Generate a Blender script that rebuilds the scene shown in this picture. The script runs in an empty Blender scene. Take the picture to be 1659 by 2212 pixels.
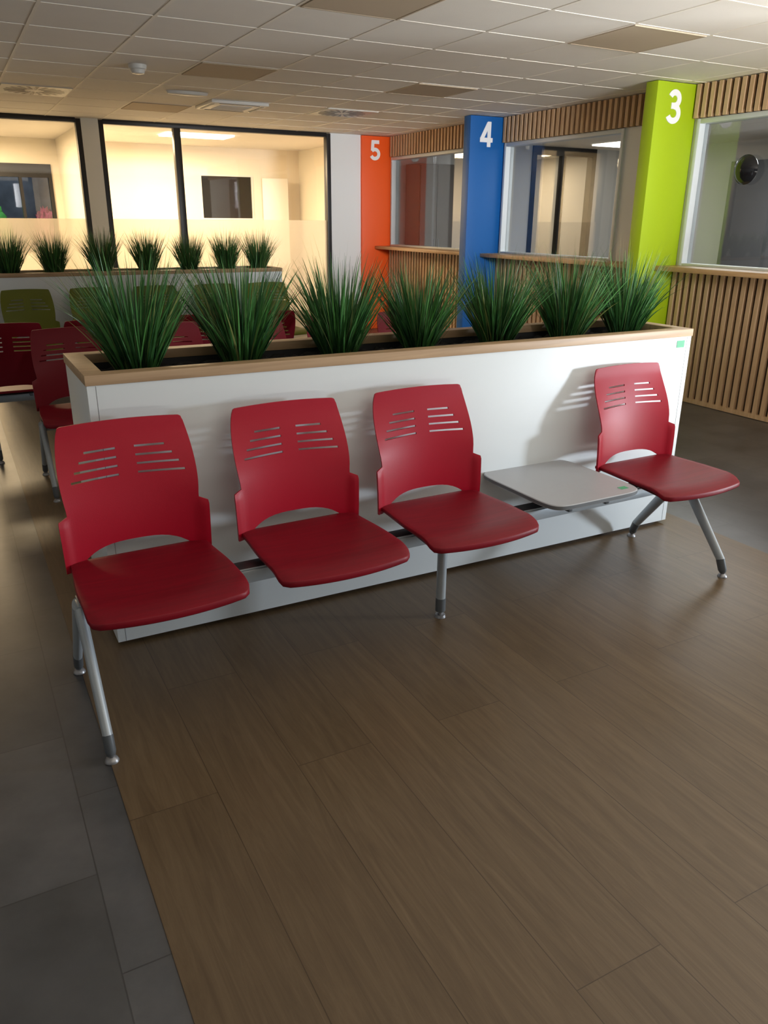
import bpy, bmesh, math, random
from mathutils import Vector, Matrix
random.seed(7)
scene=bpy.context.scene
COL=scene.collection
scene.view_settings.view_transform='Standard'
scene.view_settings.look='None'
scene.view_settings.exposure=0.0

# ---------------------------------------------------------------- materials
def new_mat(name):
    m=bpy.data.materials.new(name); m.use_nodes=True
    nt=m.node_tree; b=nt.nodes["Principled BSDF"]
    return m,nt,b
def N(nt,t,**k):
    n=nt.nodes.new(t)
    for a,v in k.items(): setattr(n,a,v)
    return n
def L(nt,a,b): nt.links.new(a,b)
def simple(name,col,rough=.5,metal=0.,noise=0.,nscale=20.,bump=0.,bscale=200.,spec=.5):
    m,nt,b=new_mat(name)
    b.inputs["Base Color"].default_value=(*col,1); b.inputs["Roughness"].default_value=rough
    b.inputs["Metallic"].default_value=metal; b.inputs["Specular IOR Level"].default_value=spec
    tc=N(nt,"ShaderNodeTexCoord")
    if noise>0:
        n=N(nt,"ShaderNodeTexNoise"); n.inputs["Scale"].default_value=nscale; n.inputs["Detail"].default_value=4
        L(nt,tc.outputs["Object"],n.inputs["Vector"])
        r=N(nt,"ShaderNodeMix",data_type='RGBA'); r.inputs[6].default_value=(*[c*(1-noise) for c in col],1); r.inputs[7].default_value=(*[min(1,c*(1+noise)) for c in col],1)
        L(nt,n.outputs["Fac"],r.inputs[0]); L(nt,r.outputs[2],b.inputs["Base Color"])
    if bump>0:
        n=N(nt,"ShaderNodeTexNoise"); n.inputs["Scale"].default_value=bscale; n.inputs["Detail"].default_value=3
        L(nt,tc.outputs["Object"],n.inputs["Vector"])
        bp=N(nt,"ShaderNodeBump"); bp.inputs["Strength"].default_value=bump; bp.inputs["Distance"].default_value=.002
        L(nt,n.outputs["Fac"],bp.inputs["Height"]); L(nt,bp.outputs["Normal"],b.inputs["Normal"])
    return m
def wood(name,c1,c2,axis='Y',rough=.45,scale=1.,spec=.5):
    m,nt,b=new_mat(name)
    tc=N(nt,"ShaderNodeTexCoord"); mp=N(nt,"ShaderNodeMapping")
    s={'X':(1.2,18,18),'Y':(18,1.2,18),'Z':(18,18,1.2)}[axis]
    mp.inputs["Scale"].default_value=[v*scale for v in s]
    L(nt,tc.outputs["Object"],mp.inputs["Vector"])
    n=N(nt,"ShaderNodeTexNoise"); n.inputs["Scale"].default_value=2.5; n.inputs["Detail"].default_value=6; n.inputs["Distortion"].default_value=.6
    L(nt,mp.outputs["Vector"],n.inputs["Vector"])
    r=N(nt,"ShaderNodeValToRGB"); r.color_ramp.elements[0].position=.3; r.color_ramp.elements[1].position=.7
    r.color_ramp.elements[0].color=(*c1,1); r.color_ramp.elements[1].color=(*c2,1)
    L(nt,n.outputs["Fac"],r.inputs["Fac"]); L(nt,r.outputs["Color"],b.inputs["Base Color"])
    b.inputs["Roughness"].default_value=rough; b.inputs["Specular IOR Level"].default_value=spec
    return m
def emis(name,col,st):
    m,nt,b=new_mat(name); b.inputs["Base Color"].default_value=(*col,1)
    b.inputs["Emission Color"].default_value=(*col,1); b.inputs["Emission Strength"].default_value=st
    return m
def glass(name,tint=(1,1,1),refl=.5,rough=.02,base=.04):
    m=bpy.data.materials.new(name); m.use_nodes=True; nt=m.node_tree; nt.nodes.clear()
    o=N(nt,"ShaderNodeOutputMaterial"); t=N(nt,"ShaderNodeBsdfTransparent"); t.inputs[0].default_value=(*tint,1)
    g=N(nt,"ShaderNodeBsdfGlossy"); g.inputs["Roughness"].default_value=rough
    f=N(nt,"ShaderNodeLayerWeight"); f.inputs["Blend"].default_value=.5
    pw=N(nt,"ShaderNodeMath",operation='POWER'); pw.inputs[1].default_value=5; L(nt,f.outputs["Facing"],pw.inputs[0])
    mu=N(nt,"ShaderNodeMath",operation='MULTIPLY_ADD'); mu.inputs[1].default_value=refl; mu.inputs[2].default_value=base
    mx=N(nt,"ShaderNodeMixShader")
    L(nt,pw.outputs[0],mu.inputs[0]); L(nt,mu.outputs[0],mx.inputs[0]); L(nt,t.outputs[0],mx.inputs[1]); L(nt,g.outputs[0],mx.inputs[2]); L(nt,mx.outputs[0],o.inputs[0])
    return m
def frosted(name,col=(.80,.74,.64),op=.42):
    m=bpy.data.materials.new(name); m.use_nodes=True; nt=m.node_tree; nt.nodes.clear()
    o=N(nt,"ShaderNodeOutputMaterial"); t=N(nt,"ShaderNodeBsdfTransparent")
    d=N(nt,"ShaderNodeBsdfTranslucent"); d.inputs[0].default_value=(*col,1)
    d2=N(nt,"ShaderNodeBsdfDiffuse"); d2.inputs[0].default_value=(*col,1)
    m1=N(nt,"ShaderNodeMixShader"); m1.inputs[0].default_value=.5; L(nt,d.outputs[0],m1.inputs[1]); L(nt,d2.outputs[0],m1.inputs[2])
    m2=N(nt,"ShaderNodeMixShader"); m2.inputs[0].default_value=op; L(nt,t.outputs[0],m2.inputs[1]); L(nt,m1.outputs[0],m2.inputs[2]); L(nt,m2.outputs[0],o.inputs[0])
    return m

def floor_wood():
    m,nt,b=new_mat("oak_vinyl_planks")
    tc=N(nt,"ShaderNodeTexCoord"); sp=N(nt,"ShaderNodeSeparateXYZ"); L(nt,tc.outputs["Object"],sp.inputs[0])
    ax=N(nt,"ShaderNodeMath",operation='ADD'); ax.inputs[1].default_value=.15+.24*20; L(nt,sp.outputs["X"],ax.inputs[0])
    ay=N(nt,"ShaderNodeMath",operation='ADD'); ay.inputs[1].default_value=12.37; L(nt,sp.outputs["Y"],ay.inputs[0])
    cb=N(nt,"ShaderNodeCombineXYZ"); L(nt,ay.outputs[0],cb.inputs[0]); L(nt,ax.outputs[0],cb.inputs[1])
    br=N(nt,"ShaderNodeTexBrick"); br.offset=.38; br.offset_frequency=2
    br.inputs["Scale"].default_value=1; br.inputs["Brick Width"].default_value=1.5; br.inputs["Row Height"].default_value=.24
    br.inputs["Mortar Size"].default_value=.0013; br.inputs["Mortar Smooth"].default_value=.25; br.inputs["Bias"].default_value=0
    br.inputs["Color1"].default_value=(.95,.95,.95,1); br.inputs["Color2"].default_value=(1.05,1.045,1.03,1); br.inputs["Mortar"].default_value=(.46,.43,.39,1)
    L(nt,cb.outputs[0],br.inputs["Vector"])
    mp=N(nt,"ShaderNodeMapping"); mp.inputs["Scale"].default_value=(16,1.1,1); L(nt,tc.outputs["Object"],mp.inputs[0])
    ad=N(nt,"ShaderNodeVectorMath",operation='ADD'); sc=N(nt,"ShaderNodeVectorMath",operation='SCALE'); sc.inputs["Scale"].default_value=60
    L(nt,br.outputs["Color"],sc.inputs[0]); L(nt,mp.outputs[0],ad.inputs[0]); L(nt,sc.outputs[0],ad.inputs[1])
    n=N(nt,"ShaderNodeTexNoise"); n.inputs["Scale"].default_value=1.8; n.inputs["Detail"].default_value=10; n.inputs["Roughness"].default_value=.72; n.inputs["Distortion"].default_value=1.3
    L(nt,ad.outputs[0],n.inputs["Vector"])
    r=N(nt,"ShaderNodeValToRGB"); e=r.color_ramp.elements; e[0].position=.30; e[1].position=.72
    e[0].color=(.086,.055,.029,1); e[1].color=(.150,.103,.058,1)
    k=r.color_ramp.elements.new(.5); k.color=(.116,.077,.041,1)
    L(nt,n.outputs["Fac"],r.inputs[0])
    mx=N(nt,"ShaderNodeMix",data_type='RGBA',blend_type='MULTIPLY'); mx.inputs[0].default_value=1
    L(nt,r.outputs["Color"],mx.inputs[6]); L(nt,br.outputs["Color"],mx.inputs[7]); L(nt,mx.outputs[2],b.inputs["Base Color"])
    b.inputs["Roughness"].default_value=.35
    bp=N(nt,"ShaderNodeBump"); bp.inputs["Strength"].default_value=.15; bp.inputs["Distance"].default_value=.002
    L(nt,n.outputs["Fac"],bp.inputs["Height"]); L(nt,bp.outputs[0],b.inputs["Normal"])
    return m
def floor_grey():
    m,nt,b=new_mat("grey_stone_vinyl")
    tc=N(nt,"ShaderNodeTexCoord"); mp=N(nt,"ShaderNodeMapping")
    mp.inputs["Rotation"].default_value=(0,0,math.radians(90)); mp.inputs["Location"].default_value=(10.2,12.15,0)
    L(nt,tc.outputs["Object"],mp.inputs[0])
    br=N(nt,"ShaderNodeTexBrick"); br.offset=.5
    br.inputs["Scale"].default_value=1; br.inputs["Brick Width"].default_value=.61; br.inputs["Row Height"].default_value=.305
    br.inputs["Mortar Size"].default_value=.0018; br.inputs["Color1"].default_value=(.86,.86,.86,1); br.inputs["Color2"].default_value=(1.14,1.14,1.14,1); br.inputs["Mortar"].default_value=(.5,.5,.5,1)
    L(nt,mp.outputs[0],br.inputs["Vector"])
    n=N(nt,"ShaderNodeTexNoise"); n.inputs["Scale"].default_value=3.5; n.inputs["Detail"].default_value=8; n.inputs["Roughness"].default_value=.65
    L(nt,tc.outputs["Object"],n.inputs["Vector"])
    r=N(nt,"ShaderNodeValToRGB"); e=r.color_ramp.elements; e[0].position=.3; e[1].position=.75; e[0].color=(.042,.044,.048,1); e[1].color=(.098,.098,.102,1)
    L(nt,n.outputs["Fac"],r.inputs[0])
    mx=N(nt,"ShaderNodeMix",data_type='RGBA',blend_type='MULTIPLY'); mx.inputs[0].default_value=1
    L(nt,r.outputs["Color"],mx.inputs[6]); L(nt,br.outputs["Color"],mx.inputs[7]); L(nt,mx.outputs[2],b.inputs["Base Color"])
    b.inputs["Roughness"].default_value=.34; b.inputs["IOR"].default_value=1.7
    bp=N(nt,"ShaderNodeBump"); bp.inputs["Strength"].default_value=.05; bp.inputs["Distance"].default_value=.002
    L(nt,n.outputs["Fac"],bp.inputs["Height"]); L(nt,bp.outputs[0],b.inputs["Normal"])
    return m
def plant_mat():
    m,nt,b=new_mat("grass_blades")
    a=N(nt,"ShaderNodeAttribute",attribute_name="col"); L(nt,a.outputs["Color"],b.inputs["Base Color"])
    b.inputs["Roughness"].default_value=.42
    return m
M=dict(
 white=simple("white_laminate",(.76,.81,.83),.42,bump=.05,bscale=400),
 red=simple("red_plastic",(.36,.0015,.016),.42,bump=.12,bscale=500,spec=.3),
 redseat=wood("red_textured_plastic",(.160,.001,.008),(.215,.002,.011),'X',.46,spec=.28),
 red_dimmed=simple("red_plastic_dimmed",(.150,.0015,.009),.5,bump=.1,bscale=500,spec=.25),  # front seats' red, darkened in the colour for the dim rear rows
 green=simple("lime_plastic",(.14,.155,.010),.5,bump=.1,bscale=500,spec=.3),
 tgrey=simple("grey_tabletop",(.40,.415,.44),.42,noise=.03),
 tedge=simple("dark_table_edge",(.14,.15,.16),.5),
 steel=simple("silver_painted_steel",(.38,.42,.45),.38,.25),
 dark=simple("dark_plastic",(.09,.10,.11),.45),
 chrome=simple("brushed_metal",(.30,.30,.31),.4,.7),
 black=simple("black_metal",(.012,.012,.014),.4),
 oak=wood("light_oak",(.40,.26,.145),(.54,.37,.22),'X',.45,.8),
 oaky=wood("light_oak_long",(.50,.29,.13),(.64,.41,.21),'Y',.45,.8),
 slat=wood("oak_slats",(.58,.37,.20),(.72,.50,.30),'Z',.5),
 slatback=simple("dark_brown_backing",(.050,.027,.013),.7),
 soil=simple("black_bark_mulch",(.012,.010,.009),.9,noise=.5,nscale=60,bump=1.,bscale=120),
 liner=simple("black_liner",(.02,.02,.022),.6),
 wall=simple("painted_wall",(.82,.83,.82),.7,noise=.02,nscale=2,bump=.08,bscale=300),
 cream=simple("cream_wall",(.84,.78,.66),.7,noise=.02,nscale=2),
 greywall=simple("pale_grey_wall",(.70,.69,.66),.7,noise=.02),
 tile=simple("mineral_ceiling_tile",(.88,.83,.75),.85,noise=.03,nscale=6,bump=.4,bscale=260),
 tbar=simple("ceiling_grid_bar",(.90,.84,.74),.6),
 panel=simple("milky_light_panel",(.54,.44,.32),.7,spec=.2),
 wplastic=simple("white_plastic",(.75,.74,.70),.4),
 orange=simple("orange_paint",(.92,.105,.006),.5,bump=.05),
 blue=simple("blue_paint",(.003,.110,.38),.5,bump=.05),
 lime=simple("lime_green_paint",(.38,.53,.006),.5,bump=.05),
 num=simple("white_vinyl_number",(.90,.90,.90),.5),
 sticker=simple("green_sticker",(.06,.40,.20),.5),
 glass=glass("clear_glass"), cglass=glass("counter_glass",(.95,.97,.98),.8,base=.08),
 frost=frosted("frosted_film"),
 lamp=emis("lit_diffuser",(1,.90,.70),9.),
 lampw=emis("lit_diffuser_cool",(1,.92,.8),5.),
 cab=simple("dark_cabinet",(.11,.11,.115),.5), brown=simple("brown_cabinet",(.19,.16,.14),.5),
 reflected_shrub=simple("reflected_leaves",(.06,.36,.05),.8,noise=.7,nscale=9,bump=1,bscale=20), pink=simple("reflected_flowers",(.55,.10,.15),.6,noise=.8,nscale=9,bump=1,bscale=20),  # green and pink of an outdoor reflection, put on solid shapes
 pave=simple("pavement",(.25,.26,.28),.8,noise=.2), fw=floor_wood(), fg=floor_grey(), grass=plant_mat(),
)
# ---------------------------------------------------------------- geometry helpers
def finish(me,ang=35,bev=0.):
    bm=bmesh.new(); bm.from_mesh(me)
    if bev>0:
        es=[e for e in bm.edges if len(e.link_faces)==2 and e.calc_face_angle(0)>math.radians(50)]
        bmesh.ops.bevel(bm,geom=es,offset=bev,segments=2,affect='EDGES',profile=.5,clamp_overlap=True)
    bmesh.ops.recalc_face_normals(bm,faces=bm.faces[:])
    for f in bm.faces: f.smooth=True
    for e in bm.edges:
        if len(e.link_faces)==2 and e.calc_face_angle(0)>math.radians(ang): e.smooth=False
    bm.to_mesh(me); bm.free(); me.update()
def link(name,me,parent=None,loc=(0,0,0),rot=(0,0,0)):
    o=bpy.data.objects.new(name,me); COL.objects.link(o); o.location=loc; o.rotation_euler=rot
    if parent: o.parent=parent
    return o
def meta(o,label=None,cat=None,group=None,kind=None):
    if label: o["label"]=label
    if cat: o["category"]=cat
    if group: o["group"]=group
    if kind: o["kind"]=kind
    return o
BF=[(0,3,2,1),(4,5,6,7),(0,1,5,4),(1,2,6,5),(2,3,7,6),(3,0,4,7)]
def boxes_mesh(name,bl,mats,bev=0.):
    V=[];F=[];MI=[]
    for b in bl:
        x0,x1,y0,y1,z0,z1=b[:6]; mi=b[6] if len(b)>6 else 0; k=len(V)
        V+=[(x0,y0,z0),(x1,y0,z0),(x1,y1,z0),(x0,y1,z0),(x0,y0,z1),(x1,y0,z1),(x1,y1,z1),(x0,y1,z1)]
        for f in BF: F.append([k+i for i in f]); MI.append(mi)
    me=bpy.data.meshes.new(name); me.from_pydata(V,[],F)
    for m in mats: me.materials.append(m)
    me.polygons.foreach_set("material_index",MI)
    finish(me,35,bev); return me
def boxes(name,bl,mats,parent=None,bev=0.,loc=(0,0,0),rot=(0,0,0)):
    if not isinstance(mats,(list,tuple)): mats=[mats]
    return link(name,boxes_mesh(name,bl,mats,bev),parent,loc,rot)
def tube_mesh(name,segs,mat,n=20):
    V=[];F=[]
    for c,d,rx,ry in segs:
        d=Vector(d).normalized(); a=Vector((1,0,0)); a=(a-d*a.dot(d)).normalized() if abs(d.x)<.95 else Vector((0,1,0)); b=d.cross(a)
        for i in range(n):
            t=2*math.pi*i/n; V.append(Vector(c)+a*rx*math.cos(t)+b*ry*math.sin(t))
    for s in range(len(segs)-1):
        for i in range(n): F.append((s*n+i,s*n+(i+1)%n,(s+1)*n+(i+1)%n,(s+1)*n+i))
    F.append(list(range(n))[::-1]); F.append([(len(segs)-1)*n+i for i in range(n)])
    me=bpy.data.meshes.new(name); me.from_pydata([tuple(v) for v in V],[],F); me.materials.append(mat); finish(me,40); return me
def lathe_mesh(name,prof,mat,n=28,ex=1.,ey=1.):
    V=[];F=[]
    for r,z in prof:
        for i in range(n):
            t=2*math.pi*i/n; V.append((r*ex*math.cos(t),r*ey*math.sin(t),z))
    for s in range(len(prof)-1):
        for i in range(n): F.append((s*n+i,s*n+(i+1)%n,(s+1)*n+(i+1)%n,(s+1)*n+i))
    F.append(list(range(n))[::-1]); F.append([(len(prof)-1)*n+i for i in range(n)])
    me=bpy.data.meshes.new(name); me.from_pydata(V,[],F); me.materials.append(mat); finish(me,40); return me

# ---------------------------------------------------------------- camera
cd=bpy.data.cameras.new("camera"); cam=bpy.data.objects.new("camera",cd); COL.objects.link(cam)
yaw,pt,rl,fpx=0.49452,0.35790,0.00853,1695.02
hv=Vector((math.sin(yaw),math.cos(yaw),0)); rt=Vector((math.cos(yaw),-math.sin(yaw),0)); upv=Vector((0,0,1))
fw=hv*math.cos(pt)-upv*math.sin(pt); uu=upv*math.cos(pt)+hv*math.sin(pt)
R=rt*math.cos(rl)+uu*math.sin(rl); U=-rt*math.sin(rl)+uu*math.cos(rl)
m=Matrix((R,U,-fw)).transposed().to_4x4(); m.translation=Vector((-0.34896,-2.71331,1.5)); cam.matrix_world=m
cd.sensor_fit='VERTICAL'; cd.sensor_height=36; cd.sensor_width=27; cd.lens=fpx/2212*36; cd.clip_start=.05
scene.camera=cam

# ---------------------------------------------------------------- room shell
ZC=2.54
def struct(o): o["kind"]="structure"; return o
struct(boxes("floor",[(-4,10,-6,14,-.1,0)],M['fg']))
struct(boxes("floor",[(-.15,2.93,-6,7.55,0.0,0.002)],M['fw']))
struct(boxes("ceiling",[(-4,10,-6,11,ZC,ZC+.08)],M['tile']))
tb=[]
x=.9-.6*8
while x<5.26:
    if x>-4: tb.append((x-.010,x+.010,-6,7.6,ZC-.0026,ZC))
    x+=.6
y=1.12-.6*11
while y<7.6:
    tb.append((-4,5.28,y-.010,y+.010,ZC-.0024,ZC)); y+=.6
struct(boxes("trim_1",tb,M['tbar']))
struct(boxes("wall_left",[(-4.1,-4,-6,10.7,0,ZC)],M['wall']))
struct(boxes("wall_back",[(-4,-1.6,7.62,7.72,0,ZC),(1.27,1.46,7.60,7.72,0,ZC),(4.37,4.82,7.62,7.72,0,ZC)],M['wall']))
struct(boxes("wall_office_end",[(5.37,7.70,7.62,7.72,0,ZC),(8.95,9.6,7.62,7.72,0,ZC)],M['greywall']))
struct(boxes("wall_room_back",[(-4,.40,10.6,10.7,0,ZC),(.40,1.25,10.6,10.7,0,1.0),(.40,1.25,10.6,10.7,2.2,ZC),(1.25,3.45,10.6,10.7,0,ZC),(3.45,4.33,10.6,10.7,0,1.46),(3.45,4.33,10.6,10.7,2.14,ZC),(4.33,9.7,10.6,10.7,0,ZC)],M['cream']))
struct(boxes("wall_room_partition",[(1.36,1.44,7.72,10.6,0,ZC)],M['cream']))
struct(boxes("wall_room_right",[(5.15,5.25,7.72,10.6,0,ZC)],M['cream']))
struct(boxes("wall_office_side",[(9.6,9.7,-.9,10.6,0,ZC)],M['greywall']))
struct(boxes("wall_office_front",[(5.36,9.6,-.9,-.8,0,ZC)],M['greywall']))
WX=5.28
struct(boxes("wall_right",[(WX,WX+.08,-.9,7.60,0,1.14),(WX,WX+.08,-.9,7.60,2.28,ZC),(WX,WX+.08,-.9,.50,1.14,2.28),(WX,WX+.08,2.36,3.18,1.14,2.28),(WX,WX+.08,4.99,5.72,1.14,2.28)],M['wall']))
def window_x(name,y0,y1,z0,z1,split):
    f=.035
    o=struct(boxes(name,[(WX-.02,WX+.09,y0,y0+f,z0,z1),(WX-.02,WX+.09,y1-f,y1,z0,z1),(WX-.02,WX+.09,y0+f,y1-f,z1-f,z1),(WX-.02,WX+.09,y0+f,y1-f,z0,z0+.02)],M['white'],bev=.002))
    boxes("glass_pane",[(WX+.03,WX+.036,y0+f,split-.003,z0+.02,z1-f)],M['cglass'],o)
    boxes("glass_pane",[(WX+.045,WX+.051,split-.03,y1-f,z0+.02,z1-f)],M['cglass'],o)
    return o
window_x("window_3",.50,2.36,1.14,2.28,1.60)
window_x("window_4",3.18,4.99,1.14,2.28,4.40)
window_x("window_5",5.72,7.58,1.14,2.28,6.55)
def window_y(name,x0,x1,mull,z1=2.50):
    f=.055; bl=[(x0,x0+f,7.60,7.70,0.,z1+.03),(x1-f,x1,7.60,7.70,0.,z1+.03),(x0+f,x1-f,7.60,7.70,z1-.01,z1+.04),(x0+f,x1-f,7.60,7.70,0,.06)]
    xs=[x0+f]
    for mx in mull: bl.append((mx-.04,mx+.04,7.60,7.70,.06,z1-.01)); xs+=[mx-.04,mx+.04]
    xs.append(x1-f)
    o=struct(boxes(name,bl,M['black'],bev=.002))
    for i in range(0,len(xs),2):
        boxes("glass_pane",[(xs[i],xs[i+1],7.65,7.656,.06,z1-.01)],M['glass'],o)
        boxes("frosted_film",[(xs[i]+.005,xs[i+1]-.005,7.646,7.648,.30,1.47)],M['frost'],o)
    return o
window_y("window_1",-1.6,1.27,[-.2])
window_y("window_2",1.46,4.37,[2.36])
dkg=simple("dark_glass",(.018,.018,.018),.25,spec=.3)
o=struct(boxes("window_6",[(3.45,3.475,10.59,10.68,1.46,2.14),(4.305,4.33,10.59,10.68,1.46,2.14),(3.475,4.305,10.59,10.68,2.115,2.14),(3.475,4.305,10.59,10.68,1.46,1.485)],M['wplastic']))
boxes("dark_pane",[(3.475,4.305,10.62,10.63,1.485,2.115)],dkg,o)
o=struct(boxes("door_1",[(-.42,0,-.02,.02,0.02,2.1)],M['wplastic'],loc=(4.86,10.38,0),rot=(0,0,math.radians(-24)),bev=.003))
o=struct(boxes("window_standin",[(.40,.45,10.58,10.68,1.0,2.2),(1.20,1.25,10.58,10.68,1.0,2.2),(.45,1.2,10.58,10.68,2.02,2.2),(.45,1.2,10.58,10.68,1.0,1.06),(.80,.84,10.58,10.68,1.06,2.02)],M['black']))  # made-up window framing the shapes of an outdoor reflection in the left glass
boxes("glass_pane",[(.45,1.2,10.63,10.636,1.06,2.02)],M['glass'],o)
o=struct(boxes("door_2",[(7.70,7.78,7.60,7.72,0,ZC),(8.87,8.95,7.60,7.72,0,ZC),(7.78,8.87,7.60,7.72,2.42,ZC),(8.28,8.36,7.62,7.70,0,2.42)],M['black']))
boxes("glass_pane",[(7.78,8.87,7.66,7.666,0,2.42)],M['glass'],o)
struct(boxes("floor",[(-4,6,10.75,16,-.12,-.02)],M['pave']))
struct(boxes("wall_sky_blocker",[(-4,6,15.5,15.7,0,4)],simple("sky_blocker_facade",(.10,.13,.17),.8,noise=.9,nscale=3)))  # wall added beyond the room to cut the bright sky
def reflected_shrub(mat,sx,sz):
    bm=bmesh.new(); bmesh.ops.create_icosphere(bm,subdivisions=5,radius=1)
    for v in bm.verts:
        k=1+.10*math.sin(v.co.x*17+v.co.z*9)*math.cos(v.co.y*13+v.co.z*11)+.05*math.sin(v.co.x*41)*math.sin(v.co.z*37+v.co.y*29); v.co*=k; v.co.x*=sx; v.co.y*=.5; v.co.z*=sz
    me=bpy.data.meshes.new("reflected_shrub"); bm.to_mesh(me); bm.free(); me.materials.append(mat); finish(me,60); return me
meta(link("reflected_shrub",reflected_shrub(M['reflected_shrub'],.55,.86),loc=(.30,13.0,.86)),"rounded green form standing in for greenery reflected in the glass","shrub")  # added shape standing in for green reflected in the left glass
meta(link("reflected_flower_shrub",reflected_shrub(M['pink'],.26,.80),loc=(1.42,13.6,.80)),"pink form standing in for flowers reflected in the glass","shrub")  # added shape standing in for pink reflected in the left glass

# ---------------------------------------------------------------- service counters
def slat_mesh(y0,y1,z0,z1,trim=False):
    bl=[(WX-.012,WX-.001,y0,y1,z0,z1,1)]
    n=int((y1-y0)/.071); p=(y1-y0)/n
    for i in range(n):
        yy=y0+p*(i+.5); bl.append((WX-.044,WX-.010,yy-.018,yy+.018,z0,z1,0))
    if trim: bl.append((WX-.048,WX-.010,y0,y1,z0,z0+.035,0))
    return bl
bays=[(-.9,2.40),(2.53,5.01),(5.14,7.58)]
for i,(a,b) in enumerate(bays):
    o=boxes("slat_panel",slat_mesh(a,b,2.285,ZC-.006),[M['slat'],M['slatback']])
    meta(o,"narrow vertical oak slat band above the counter window","wall panel","upper slat bands")
    o=boxes("slatted_service_counter",slat_mesh(a,b,.004,1.10,True),[M['slat'],M['slatback']])
    meta(o,"vertical oak slat cladding below the service counter","counter","lower slat fronts")
    o=boxes("wooden_ledge",[(WX-.26,WX-.001,a,b,1.101,1.14)],M['oaky'],bev=.003)
    meta(o,"light oak ledge under the service window","counter","counter ledges")
def arc(cx,cy,rx,ry,a0,a1,n=28):
    return [(cx+rx*math.cos(math.radians(a0+(a1-a0)*i/n)),cy+ry*math.sin(math.radians(a0+(a1-a0)*i/n))) for i in range(n+1)]
DIG={"3":[arc(.31,.715,.20,.19,158,-92),arc(.31,.30,.235,.213,92,-158),[(.19,.52),(.33,.52)]],
     "4":[[(.455,.93),(.10,.275)],[(.03,.27),(.68,.27)],[(.49,.0),(.49,.99)]],
     "5":[[(.56,.905),(.12,.905)],[(.185,.97),(.15,.47)],arc(.30,.315,.235,.225,140,-155)]}
def digit_mesh(s,h,st=.18):
    V=[];F=[]
    for li,path in enumerate(DIG[s]):
        k=len(V); n=len(path)
        for i,(x,y) in enumerate(path):
            a=Vector(path[max(0,i-1)]); b=Vector(path[min(n-1,i+1)]); d=(b-a).normalized(); nn=Vector((-d.y,d.x))*st/2
            for z in (0.,.005+.0004*li):
                V+=[((x+nn.x-.34)*h,(y+nn.y-.5)*h,z),((x-nn.x-.34)*h,(y-nn.y-.5)*h,z)]
        for i in range(n-1):
            p=k+4*i; q=p+4
            F+=[(p+2,p+3,q+3,q+2),(p,q,q+1,p+1),(p,p+2,q+2,q),(p+1,q+1,q+3,p+3)]
        F+=[(k,k+1,k+3,k+2),(k+4*(n-1),k+4*(n-1)+2,k+4*(n-1)+3,k+4*(n-1)+1)]
    me=bpy.data.meshes.new("number_sign"); me.from_pydata(V,[],F); me.materials.append(M['num']); finish(me,40); return me
for s,yf,mt,cn in (("3",2.40,'lime',"lime green"),("4",5.01,'blue',"deep blue"),("5",7.585,'orange',"bright orange")):
    p=boxes("numbered_pillar",[(4.822,WX-.002,yf,yf+.125,0.003,ZC-.006)],M[mt],bev=.002)
    meta(p,"%s painted pillar with white number %s near its top"%(cn,s),"pillar","numbered pillars beside the counters")
    t=link("number_sign",digit_mesh(s,.25),p,(5.025,yf-.001,2.36),(math.radians(90),0,0)); t["label"]="white number %s"%s

# ---------------------------------------------------------------- ceiling fittings
for (px,py) in ((1.5,3.52),(3.3,3.52),(1.5,1.12),(3.3,1.12),(1.5,5.92)):
    o=boxes("ceiling_light_panel",[(px+.012,px+.588,py+.012,py+.588,ZC-.006,ZC-.001),(px+.012,px+.588,py+.012,py+.024,ZC-.008,ZC-.006),(px+.012,px+.588,py+.576,py+.588,ZC-.008,ZC-.006),(px+.012,px+.024,py+.024,py+.576,ZC-.008,ZC-.006),(px+.576,px+.588,py+.024,py+.576,ZC-.008,ZC-.006)],M['panel'])
    meta(o,"square milky ceiling light panel, switched off","ceiling light","unlit ceiling light panels")
me=lathe_mesh("smoke_detector",[(.030,-.062),(.045,-.058),(.052,-.040),(.050,-.034),(.062,-.028),(.066,-.010),(.066,-.001)],M['wplastic'])
meta(link("smoke_detector",me,loc=(1.13,3.89,ZC)),"round white smoke detector on the ceiling tiles","smoke detector")
def diffuser(px,py):
    e=boxes("air_diffuser",[(-.285,.285,-.285,.285,-.008,-.001)],M['wplastic'],loc=(px,py,ZC))
    V=[];F=[]
    n=20
    for i in range(n):
        a=2*math.pi*i/n; w=.017
        for r,s in ((.08,-w*.5),(.25,-w),(.25,w),(.08,w*.5)):
            V.append((r*math.cos(a)-s*math.sin(a),r*math.sin(a)+s*math.cos(a),-.0095))
        k=4*i; F.append((k,k+1,k+2,k+3))
    me=bpy.data.meshes.new("swirl"); me.from_pydata(V,[],F); me.materials.append(M['black']); 
    s=link("swirl_slot",me,e); s["label"]="dark radial slots"
    meta(e,"square white swirl air diffuser with dark radial slots","air vent","swirl diffusers in the ceiling")
diffuser(.60,5.62); diffuser(3.60,5.62)
cas=boxes("air_conditioning_cassette",[(-.285,.285,-.285,.285,-.03,-.001)],M['wplastic'],loc=(2.40,5.62,ZC),bev=.006)
boxes("intake_grille",[(-.16,.16,-.16+.032*i,-.16+.032*i+.016,-.034,-.029) for i in range(11)],M['greywall'],cas)
boxes("air_slot",[(-.2,.2,-.262,-.235,-.033,-.029),(-.2,.2,.235,.262,-.033,-.029),(-.262,-.235,-.2,.2,-.033,-.029),(.235,.262,-.2,.2,-.033,-.029)],M['dark'],cas)
meta(cas,"square white air conditioning cassette in the ceiling","air conditioner")
me=lathe_mesh("emergency_light",[(.12,-.03),(.16,-.024),(.175,-.001)],M['wplastic'],ex=1.1,ey=.35)
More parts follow.
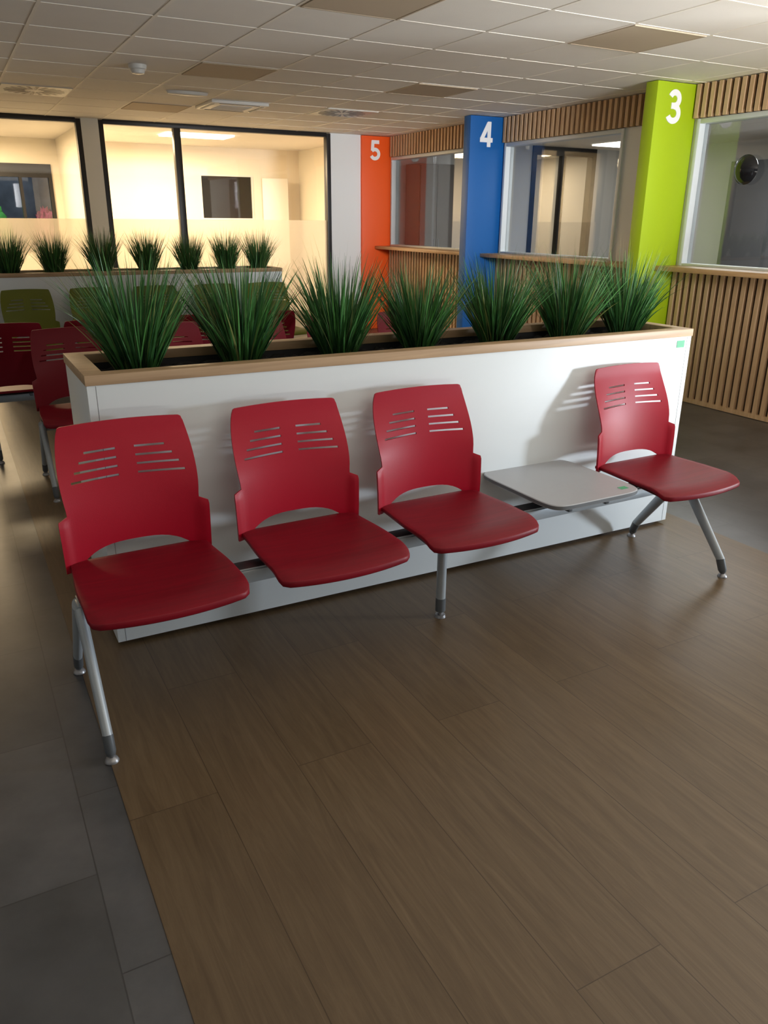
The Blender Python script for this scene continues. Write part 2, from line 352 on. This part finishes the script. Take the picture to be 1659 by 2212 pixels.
meta(link("emergency_light",me,loc=(1.80,5.02,ZC)),"slim oval white emergency light on the ceiling","ceiling light")

# ---------------------------------------------------------------- planters
PL,PW,ZT=2.809,.505,.976
def planter(loc,label):
    e=bpy.data.objects.new("planter_box",None); COL.objects.link(e); e.location=loc; e.empty_display_size=.2
    t=.02
    boxes("body",[(0,PL,0,t,.018,ZT),(0,PL,PW-t,PW,.018,ZT),(0,t,t+.0006,PW-t-.0006,.018,ZT),(PL-t,PL,t+.0006,PW-t-.0006,.018,ZT),(t,PL-t,t,PW-t,.018,.04)],M['white'],e,bev=.0012)
    boxes("edge_joint",[(.028,.0295,-.0006,.001,.02,ZT-.002)],M['tedge'],e)
    boxes("edge_joint",[(PL-.0295,PL-.028,-.0006,.001,.02,ZT-.002)],M['tedge'],e)
    w=.062; z0,z1=ZT,ZT+.035; a=.004
    V=[(-a,-a),(PL+a,-a),(PL+a,PW+a),(-a,PW+a),(w,w),(PL-w,w),(PL-w,PW-w),(w,PW-w)]
    vs=[(x,y,z0) for x,y in V]+[(x,y,z1) for x,y in V]; F=[]
    for i in range(4):
        j=(i+1)%4
        F+= [(8+i,8+j,12+j,12+i),(i,j,8+j,8+i),(4+i,4+j,12+j,12+i)[::-1],(i,j,4+j,4+i)[::-1]]
    me=bpy.data.meshes.new("rim"); me.from_pydata(vs,[],F); me.materials.append(M['oak']); finish(me,30,.002)
    r=link("wooden_rim",me,e); r["label"]="light oak rim"
    boxes("liner",[(w-.012,PL-w+.012,w-.012,w-.002,.80,ZT-.001),(w-.012,PL-w+.012,PW-w+.002,PW-w+.012,.80,ZT-.001),(w-.012,w-.002,w,PW-w,.80,ZT-.001),(PL-w+.002,PL-w+.012,w,PW-w,.80,ZT-.001)],M['liner'],e)
    nx,ny=110,16; V=[];F=[]
    for j in range(ny+1):
        for i in range(nx+1):
            V.append((w+(PL-2*w)*i/nx,w+(PW-2*w)*j/ny,.950+random.uniform(-.010,.014)))
    for j in range(ny):
        for i in range(nx): k=j*(nx+1)+i; F.append((k,k+1,k+nx+2,k+nx+1))
    me=bpy.data.meshes.new("soil"); me.from_pydata(V,[],F); me.materials.append(M['soil'])
    s=link("soil",me,e); s["label"]="black bark mulch filling"
    boxes("plinth",[(.05,PL-.05,.03,PW-.03,.0025,.018)],M['black'],e)
    meta(e,label,"planter","long white planters")
    return e
p1=planter((0,0,0),"long white planter box with oak rim behind red seats")
p2=planter((-.06,5.32,0),"long white planter box with oak rim near the glazed wall")
st=boxes("sticker",[(2.715,2.765,-.0015,.0,.925,.958)],M['sticker'],p1); st["label"]="small green sticker"

# ---------------------------------------------------------------- grass plants
def grass_mesh(seed,n=720):
    rnd=random.Random(seed); V=[];F=[];C=[]
    for b in range(n):
        ph=rnd.uniform(0,2*math.pi); r0=.062*math.sqrt(rnd.random()); 
        q=rnd.random()**.85
        th0=.04+.54*q*rnd.uniform(.7,1.1); th1=th0+rnd.uniform(.03,.42)*(0.3+q)
        ln=rnd.uniform(.20,.43)*(1-.03*q); w=rnd.uniform(.0026,.0050)
        fine=rnd.random()<.26
        if fine: w=.0010; ln*=1.18; th1+=rnd.uniform(0,.40)
        az=ph+rnd.uniform(-.35,.35)
        p=Vector((r0*math.cos(ph),r0*math.sin(ph),0)); S=7; k=len(V)
        tw=rnd.uniform(0,math.pi)
        g=rnd.random()
        base=Vector((.014,.065,.020)).lerp(Vector((.095,.30,.072)),g**1.3)
        if fine: base=base.lerp(Vector((.20,.22,.10)),.5)
        if rnd.random()<.05: base=Vector((.22,.27,.08))
        for s in range(S+1):
            t=s/S; th=th0+(th1-th0)*t*t
            d=Vector((math.cos(az)*math.sin(th),math.sin(az)*math.sin(th),math.cos(th)))
            if s: p=p+d*(ln/S)
            side=Vector((-math.sin(az+tw),math.cos(az+tw),0))
            ww=w*(1-t**2.2*.93)*(.75+.25*min(1,t*4))
            V+= [tuple(p-side*ww),tuple(p+side*ww)]
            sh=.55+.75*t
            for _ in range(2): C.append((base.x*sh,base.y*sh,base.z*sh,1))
            if s: F.append((k+2*s-2,k+2*s-1,k+2*s+1,k+2*s))
    me=bpy.data.meshes.new("grass"); me.from_pydata(V,[],F); me.materials.append(M['grass'])
    at=me.color_attributes.new("col",'FLOAT_COLOR','POINT')
    for i,c in enumerate(C): at.data[i].color=c
    for f in me.polygons: f.use_smooth=True
    return me
gms=[grass_mesh(s) for s in (1,2,3,4)]
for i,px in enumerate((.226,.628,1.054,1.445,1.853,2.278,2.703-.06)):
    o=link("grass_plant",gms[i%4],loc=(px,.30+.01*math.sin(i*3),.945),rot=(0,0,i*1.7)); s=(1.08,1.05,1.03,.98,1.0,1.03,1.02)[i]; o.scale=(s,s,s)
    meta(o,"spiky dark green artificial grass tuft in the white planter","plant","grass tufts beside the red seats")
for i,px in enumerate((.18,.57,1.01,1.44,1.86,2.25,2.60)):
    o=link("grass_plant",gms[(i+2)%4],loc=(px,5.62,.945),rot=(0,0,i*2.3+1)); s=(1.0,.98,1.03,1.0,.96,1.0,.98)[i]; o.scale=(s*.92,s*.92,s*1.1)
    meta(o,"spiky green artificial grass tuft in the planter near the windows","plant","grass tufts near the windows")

# ---------------------------------------------------------------- seating
def grid_solid(name,P,Q,keep,mats,ang=50,bev=0):
    nj=len(P);ni=len(P[0]);V=[];F=[]
    for g in (P,Q):
        for row in g: V+=[tuple(v) for v in row]
    o=nj*ni; E={}
    for j in range(nj-1):
        for i in range(ni-1):
            if not keep(j,i): continue
            q=(j*ni+i,j*ni+i+1,(j+1)*ni+i+1,(j+1)*ni+i)
            F.append(q); F.append(tuple(o+k for k in q[::-1]))
            for a in range(4):
                e=(q[a],q[(a+1)%4]); E[e]=1
    for (a,b) in list(E):
        if (b,a) not in E: F.append((b,a,o+a,o+b))
    me=bpy.data.meshes.new(name); me.from_pydata(V,[],F)
    bm=bmesh.new(); bm.from_mesh(me)
    bmesh.ops.delete(bm,geom=[v for v in bm.verts if not v.link_faces],context='VERTS')
    bmesh.ops.recalc_face_normals(bm,faces=bm.faces[:])
    bm.to_mesh(me); bm.free()
    for m_ in mats: me.materials.append(m_)
    finish(me,ang,bev); return me
def smooth(a,b,t):
    t=max(0,min(1,(t-a)/(b-a))); return t*t*(3-2*t)
HB=.460
def back_mesh(mat):
    up=[0,.07,.14,.24,.34,.44,.53,.60,.69,.77,.835,.88,.92,.96,.985,1.0]
    us=[-u for u in up[:0:-1]]+up
    zs_low=[0,.25,.5,.75,1.0]
    zz=[.105,.125,.145,.160,.172,.178,.184,.20,.22,.245,.262]
    slots=[.286,.314,.342,.370]
    for s in slots: zz+=[s-.0038,s+.0038]
    zz+=[.388,.406,.424,.442,.453,HB]
    def hw(z):
        body=.197+.023*math.sin(math.pi*min(1,max(0,(HB-z))/.37)**.85)
        if z<HB-.37: body=.197
        k=1-smooth(.170,.186,z)
        return body*(1-k)+(.243-.004*(1-z/.17))*k
    def yy(x,z):
        c=.75*(1-.95*smooth(.20,HB-.03,z))
        return .145*z-.018*math.sin(math.pi*min(1,z/.42))-c*x*x
    rows=[('l',t) for t in zs_low[:-1]]+[('z',z) for z in zz]
    P=[];Q=[]
    for kind,v in rows:
        rp=[];rq=[]
        for u in us:
            au=abs(u)
            zb=.064*(1-(au/.835)**3.4) if au<.835 else 0.
            z=zb+(.105-zb)*v if kind=='l' else v
            x=u*hw(z)
            zdr=z
            if z>.2: zdr=z-.032*abs(x)*smooth(.2,.27,z)*(1-smooth(.37,HB,z))
            zdr-=.008*(x/.2)**2*smooth(.38,HB,z)
            if z>HB-.012 and au>.95: zdr-=.004*((au-.95)/.05)**2
            y=yy(x,z)
            th=.006+.005*smooth(.86,.92,au)*(1-smooth(.16,.18,z))
            rp.append((x,y-th,zdr)); rq.append((x,y,zdr))
        P.append(rp);Q.append(rq)
    base=len(zs_low)-1
    outer=[.835,.77,.69,.60]
    def keep(j,i):
        um=abs((us[i]+us[i+1])/2)
        if j>=base:
            z0=zz[j-base]; 
            for s,oo in zip(slots,outer):
                if abs(z0-(s-.0038))<1e-6 and .14<um<oo: return False
        return True
    return grid_solid("backrest",P,Q,keep,[mat],40)
def seat_mesh(mat):
    nx,ny=24,22; V=[];F=[]
    def pos(u,v):
        w=.222+.016*smooth(0,.6,v)
        y=-.425*v-.032*v*v*(1-u*u)
        r=max(0,abs(u)-.93)/.07; y+=.012*r*r*smooth(.7,1,v)
        x=u*w; rv=max(0,v-.93)/.07; x-=math.copysign(.007*rv*rv*abs(u)**4,u)
        z=-.010*(1-u*u)*math.sin(math.pi*min(1,v)) -.020*max(0,(v-.80)/.20)**2
        return Vector((x,y,z))
    for j in range(ny+1):
        for i in range(nx+1): V.append(pos(-1+2*i/nx,j/ny))
    for j in range(ny):
        for i in range(nx): k=j*(nx+1)+i; F.append((k,k+nx+1,k+nx+2,k+1))
    ring=[i for i in range(nx+1)]+[(j)*(nx+1)+nx for j in range(1,ny+1)]+[ny*(nx+1)+i for i in range(nx-1,-1,-1)]+[j*(nx+1) for j in range(ny-1,0,-1)]
    c=Vector((0,-.22,0)); prev=ring; n=len(ring)
    for off,dz in ((.002,-.0008),(.0038,-.003),(.004,-.011),(.002,-.015),(-.006,-.017)):
        cur=[]
        for k in ring:
            v=V[k]; dd=Vector((math.copysign(abs((v.x-c.x)/.235)**6,v.x-c.x),math.copysign(abs((v.y-c.y)/.225)**6,v.y-c.y),0)).normalized()
            ex=.008*max(0,(-v.y-.33)/.12) if dz<-.005 else 0
            vv=v+dd*off; vv.z=v.z+dz-ex*(1 if dz<-.01 else 0); cur.append(len(V)); V.append(vv)
        for a in range(n): F.append((prev[a],prev[(a+1)%n],cur[(a+1)%n],cur[a]))
        prev=cur
    F.append(prev[::-1])
    me=bpy.data.meshes.new("seat"); me.from_pydata([tuple(v) for v in V],[],F); me.materials.append(mat); finish(me,50); return me
def table_mesh():
    n=96; V=[];F=[]; prof=[(0.988,.450),(1.0,.447),(1.0,.434),(.988,.430)]
    for s,z in prof:
        for i in range(n):
            t=2*math.pi*i/n; c,sn=math.cos(t),math.sin(t)
            V.append((.243*s*math.copysign(abs(c)**.27,c),.262*s*math.copysign(abs(sn)**.27,sn),z))
    for k in range(3):
        for i in range(n): F.append((k*n+i,k*n+(i+1)%n,(k+1)*n+(i+1)%n,(k+1)*n+i))
    F.append(list(range(n))); F.append([3*n+i for i in range(n)][::-1])
    me=bpy.data.meshes.new("side_table"); me.from_pydata(V,[],F); me.materials.append(M['tgrey']); me.materials.append(M['tedge'])
    for p in me.polygons:
        if n<=p.index<2*n: p.material_index=1
    finish(me,30); return me
BM={'red':(back_mesh(M['red']),seat_mesh(M['redseat'])),'green':(back_mesh(M['green']),seat_mesh(M['green'])),'red_dimmed':(back_mesh(M['red_dimmed']),seat_mesh(M['redseat']))}
TB=table_mesh()
BY=-.36
def leg_mesh(dy):
    p0=Vector((0,BY+math.copysign(.02,dy),.372)); p1=Vector((0,BY+dy,.075)); d=(p1-p0)
    return tube_mesh("leg",[(p0,d,.017,.027),(p0.lerp(p1,.5),d,.016,.024),(p1,d,.015,.020)],M['steel'])
def foot_mesh(dy):
    p0=Vector((0,BY+dy*.985,.079)); p1=Vector((0,BY+dy*1.075,.022)); d=p1-p0
    me=tube_mesh("foot",[(p0,d,.0160,.0210),(p0.lerp(p1,.8),d,.0160,.0200),(p1,d,.012,.014),(Vector((0,p1.y,.018)),(0,0,-1),.009,.009),(Vector((0,p1.y,.013)),(0,0,-1),.017,.017),(Vector((0,p1.y,.004)),(0,0,-1),.021,.021),(Vector((0,p1.y,.0022)),(0,0,-1),.021,.021)],M['chrome'])
    me.materials.append(M['dark'])
    for p in me.polygons:
        if p.center.z>.026: p.material_index=1
    return me
LEG={d:(leg_mesh(d),foot_mesh(d)) for d in (-.27,.24)}
mid=tube_mesh("leg",[((0,BY,.372),(0,0,-1),.019,.019),((0,BY,.085),(0,0,-1),.019,.019)],M['steel'])
midf=tube_mesh("foot",[((0,BY,.086),(0,0,-1),.0205,.0205),((0,BY,.03),(0,0,-1),.0205,.0205),((0,BY,.026),(0,0,-1),.010,.010),((0,BY,.015),(0,0,-1),.010,.010),((0,BY,.013),(0,0,-1),.020,.020),((0,BY,.0022),(0,0,-1),.023,.023)],M['chrome'])
midf.materials.append(M['dark'])
for p in midf.polygons:
    if p.center.z>.027: p.material_index=1
beam=boxes_mesh("beam",[(-.165,2.525,BY-.03,BY+.03,.345,.390,0),(-.160,2.52,BY-.024,BY+.045,.390,.396,1)],[M['steel'],M['black']],.003)
brk=boxes_mesh("bracket",[(-.11,-.09,BY-.12,BY+.14,.396,.414),(.09,.11,BY-.12,BY+.14,.396,.414),(-.11,.11,BY-.02,BY+.02,.396,.410)],[M['dark']],.002)
CX=(.077,.655,1.222,1.815,2.358)
def bench(loc,rot,kind,chairs,tables,label):
    e=bpy.data.objects.new("beam_seating",None); COL.objects.link(e); e.location=loc; e.rotation_euler=(0,0,rot)
    link("beam",beam,e)
    for lx in (-.158,2.505):
        for d in (-.27,.24):
            l=link("leg",LEG[d][0],e,(lx,0,0)); f=link("foot",LEG[d][1],l); f["label"]="dark collar with metal glide"
    l=link("leg",mid,e,(1.18,0,0)); link("foot",midf,l)
    for i in chairs:
        link("seat",BM[kind][1],e,(CX[i],-.175,.448)); link("backrest",BM[kind][0],e,(CX[i],-.150,.421))
        link("seat_bracket",brk,e,(CX[i],0,0))
    for i in tables:
        t=link("side_table",TB,e,(CX[i]+.015,-.270,0)); t["label"]="grey rounded square table top with dark edge"
        link("seat_bracket",brk,e,(CX[i],0,0))
        if kind=='red' and loc[1]<1:
            boxes("sticker",[(.155,.195,-.215,-.188,.4502,.4508)],M['sticker'],t)
    meta(e,label,"bench seating","rows of beam seating")
    return e
bench((0,-.012,0),math.radians(1.2),'red',(0,1,2,4),(3,),"four red plastic seats and grey side table on one beam")
bench((.16,2.44,0),0,'red_dimmed',(0,1,2,3,4),(),"shade-darkened red plastic seats on a beam, backs to another row")
bench((2.28,2.62,0),math.radians(180),'red_dimmed',(0,1,2,3,4),(),"shade-darkened red plastic seats on a beam facing the glazed wall")
bench((.18,5.32,0),0,'green',(0,1,2,3,4),(),"lime green plastic seats on a beam against white planter")

# ---------------------------------------------------------------- office items
def cabinet(loc,w,d,h,mat,label):
    e=boxes("office_cabinet",[(0,w,0,d,.003,h)],M[mat],loc=loc,bev=.004)
    boxes("cabinet_door",[(.01,w/2-.004,-.018,-.001,.06,h-.02)],M[mat],e,bev=.002)
    boxes("cabinet_door",[(w/2+.004,w-.01,-.018,-.001,.06,h-.02)],M[mat],e,bev=.002)
    boxes("handle",[(w/2-.04,w/2-.03,-.03,-.018,h*.5,h*.5+.14)],M['chrome'],e)
    boxes("handle",[(w/2+.03,w/2+.04,-.03,-.018,h*.5,h*.5+.14)],M['chrome'],e)
    meta(e,label,"cabinet"); return e
cabinet((5.50,7.20,0),.55,.38,2.2,'brown',"tall brown office cabinet behind the service window")
c=cabinet((9.55,4.3,0),.9,.4,2.25,'cab',"tall dark office cabinet against the office wall"); c.rotation_euler=(0,0,math.radians(90))
d=boxes("desk",[(6.1,6.8,.2,2.2,.72,.745),(6.12,6.78,.22,.25,.003,.72),(6.12,6.78,2.15,2.18,.003,.72)],M['oaky'],bev=.003); meta(d,"light oak office desk behind the service window","desk")
mo=boxes("monitor",[(-.02,.01,-.27,.27,.12,.46),(-.01,.02,-.03,.03,.01,.14),(-.08,.09,-.1,.1,0,.01)],M['black'],loc=(6.4,1.3,.746),bev=.004); meta(mo,"black computer monitor on the office desk","monitor")
me=lathe_mesh("convex_mirror",[(.105,0),(.11,.012),(.10,.022),(.088,.034),(.06,.048),(.03,.056),(.005,.06)],simple("black_glossy",(.010,.010,.012),.12,spec=.5),40)
cm=link("convex_mirror",me,loc=(WX+.02,1.84,1.88),rot=(0,math.radians(-90),0))
meta(cm,"round glossy black convex mirror at the counter window","mirror")

# ---------------------------------------------------------------- lights
def area(name,loc,target,sx,sy,e,col,spread=None):
    l=bpy.data.lights.new(name,'AREA'); l.shape='RECTANGLE'; l.size=sx; l.size_y=sy; l.energy=e; l.color=col
    if spread: l.spread=math.radians(spread)
    o=bpy.data.objects.new(name,l); COL.objects.link(o); o.location=loc
    o.rotation_euler=(Vector(target)-Vector(loc)).to_track_quat('-Z','Y').to_euler(); return o
def lit(px,py,w=.6,h=.6,mat='lamp'):
    o=boxes("ceiling_light_panel",[(px-w/2,px+w/2,py-h/2,py+h/2,ZC-.02,ZC-.001)],M[mat]); meta(o,"bright lit ceiling light panel in the next room","ceiling light","lit ceiling light panels")
lit(2.95,8.85,.9,.5); lit(-.3,9.0); lit(8.6,6.7,.6,.6,'lampw'); lit(8.3,9.2)
area("room_lamp",(2.7,9.0,2.48),(2.7,9.0,0),1.5,1.3,185,(1,.75,.45))
area("room_lamp",(-.4,9.1,2.48),(-.4,9.1,0),2.0,1.6,200,(1,.74,.43))
area("corridor_lamp",(8.3,9.1,2.48),(8.3,9.1,0),1.4,1.4,13,(1,.8,.55))
area("office_lamp",(7.4,3.4,2.48),(7.4,3.4,0),1.4,2.4,90,(.97,.97,.95))
area("standin_shrub_fill",(.8,11.6,3.6),(.8,13.4,1.2),2.0,1.0,60,(.9,.95,1))  # fill added to brighten the stand-in shrubs
area("daylight",(7.4,-3.3,.95),(1.3,0,.72),.5,.5,265,(.82,.91,1))
area("pillar_fill",(2.6,-5.6,2.1),(4.7,6.4,1.9),1.2,.7,22,(.96,.97,1),30)  # narrow unseen fill, added to brighten the distant pillar faces
area("ceiling_fill",(1.2,-4.1,.3),(1.2,-4.1,2),2.6,1.2,92,(1,.95,.87))  # unseen fill behind the camera, added to lift the ceiling
area("ceiling_fill",(4.2,-1.3,.3),(4.2,-1.3,2),1.2,1.2,80,(1,.95,.87))  # second added fill, out of view, for the right side of the ceiling
w=bpy.data.worlds.new("world"); scene.world=w; w.use_nodes=True
w.node_tree.nodes["Background"].inputs[0].default_value=(.82,.90,1,1); w.node_tree.nodes["Background"].inputs[1].default_value=.08
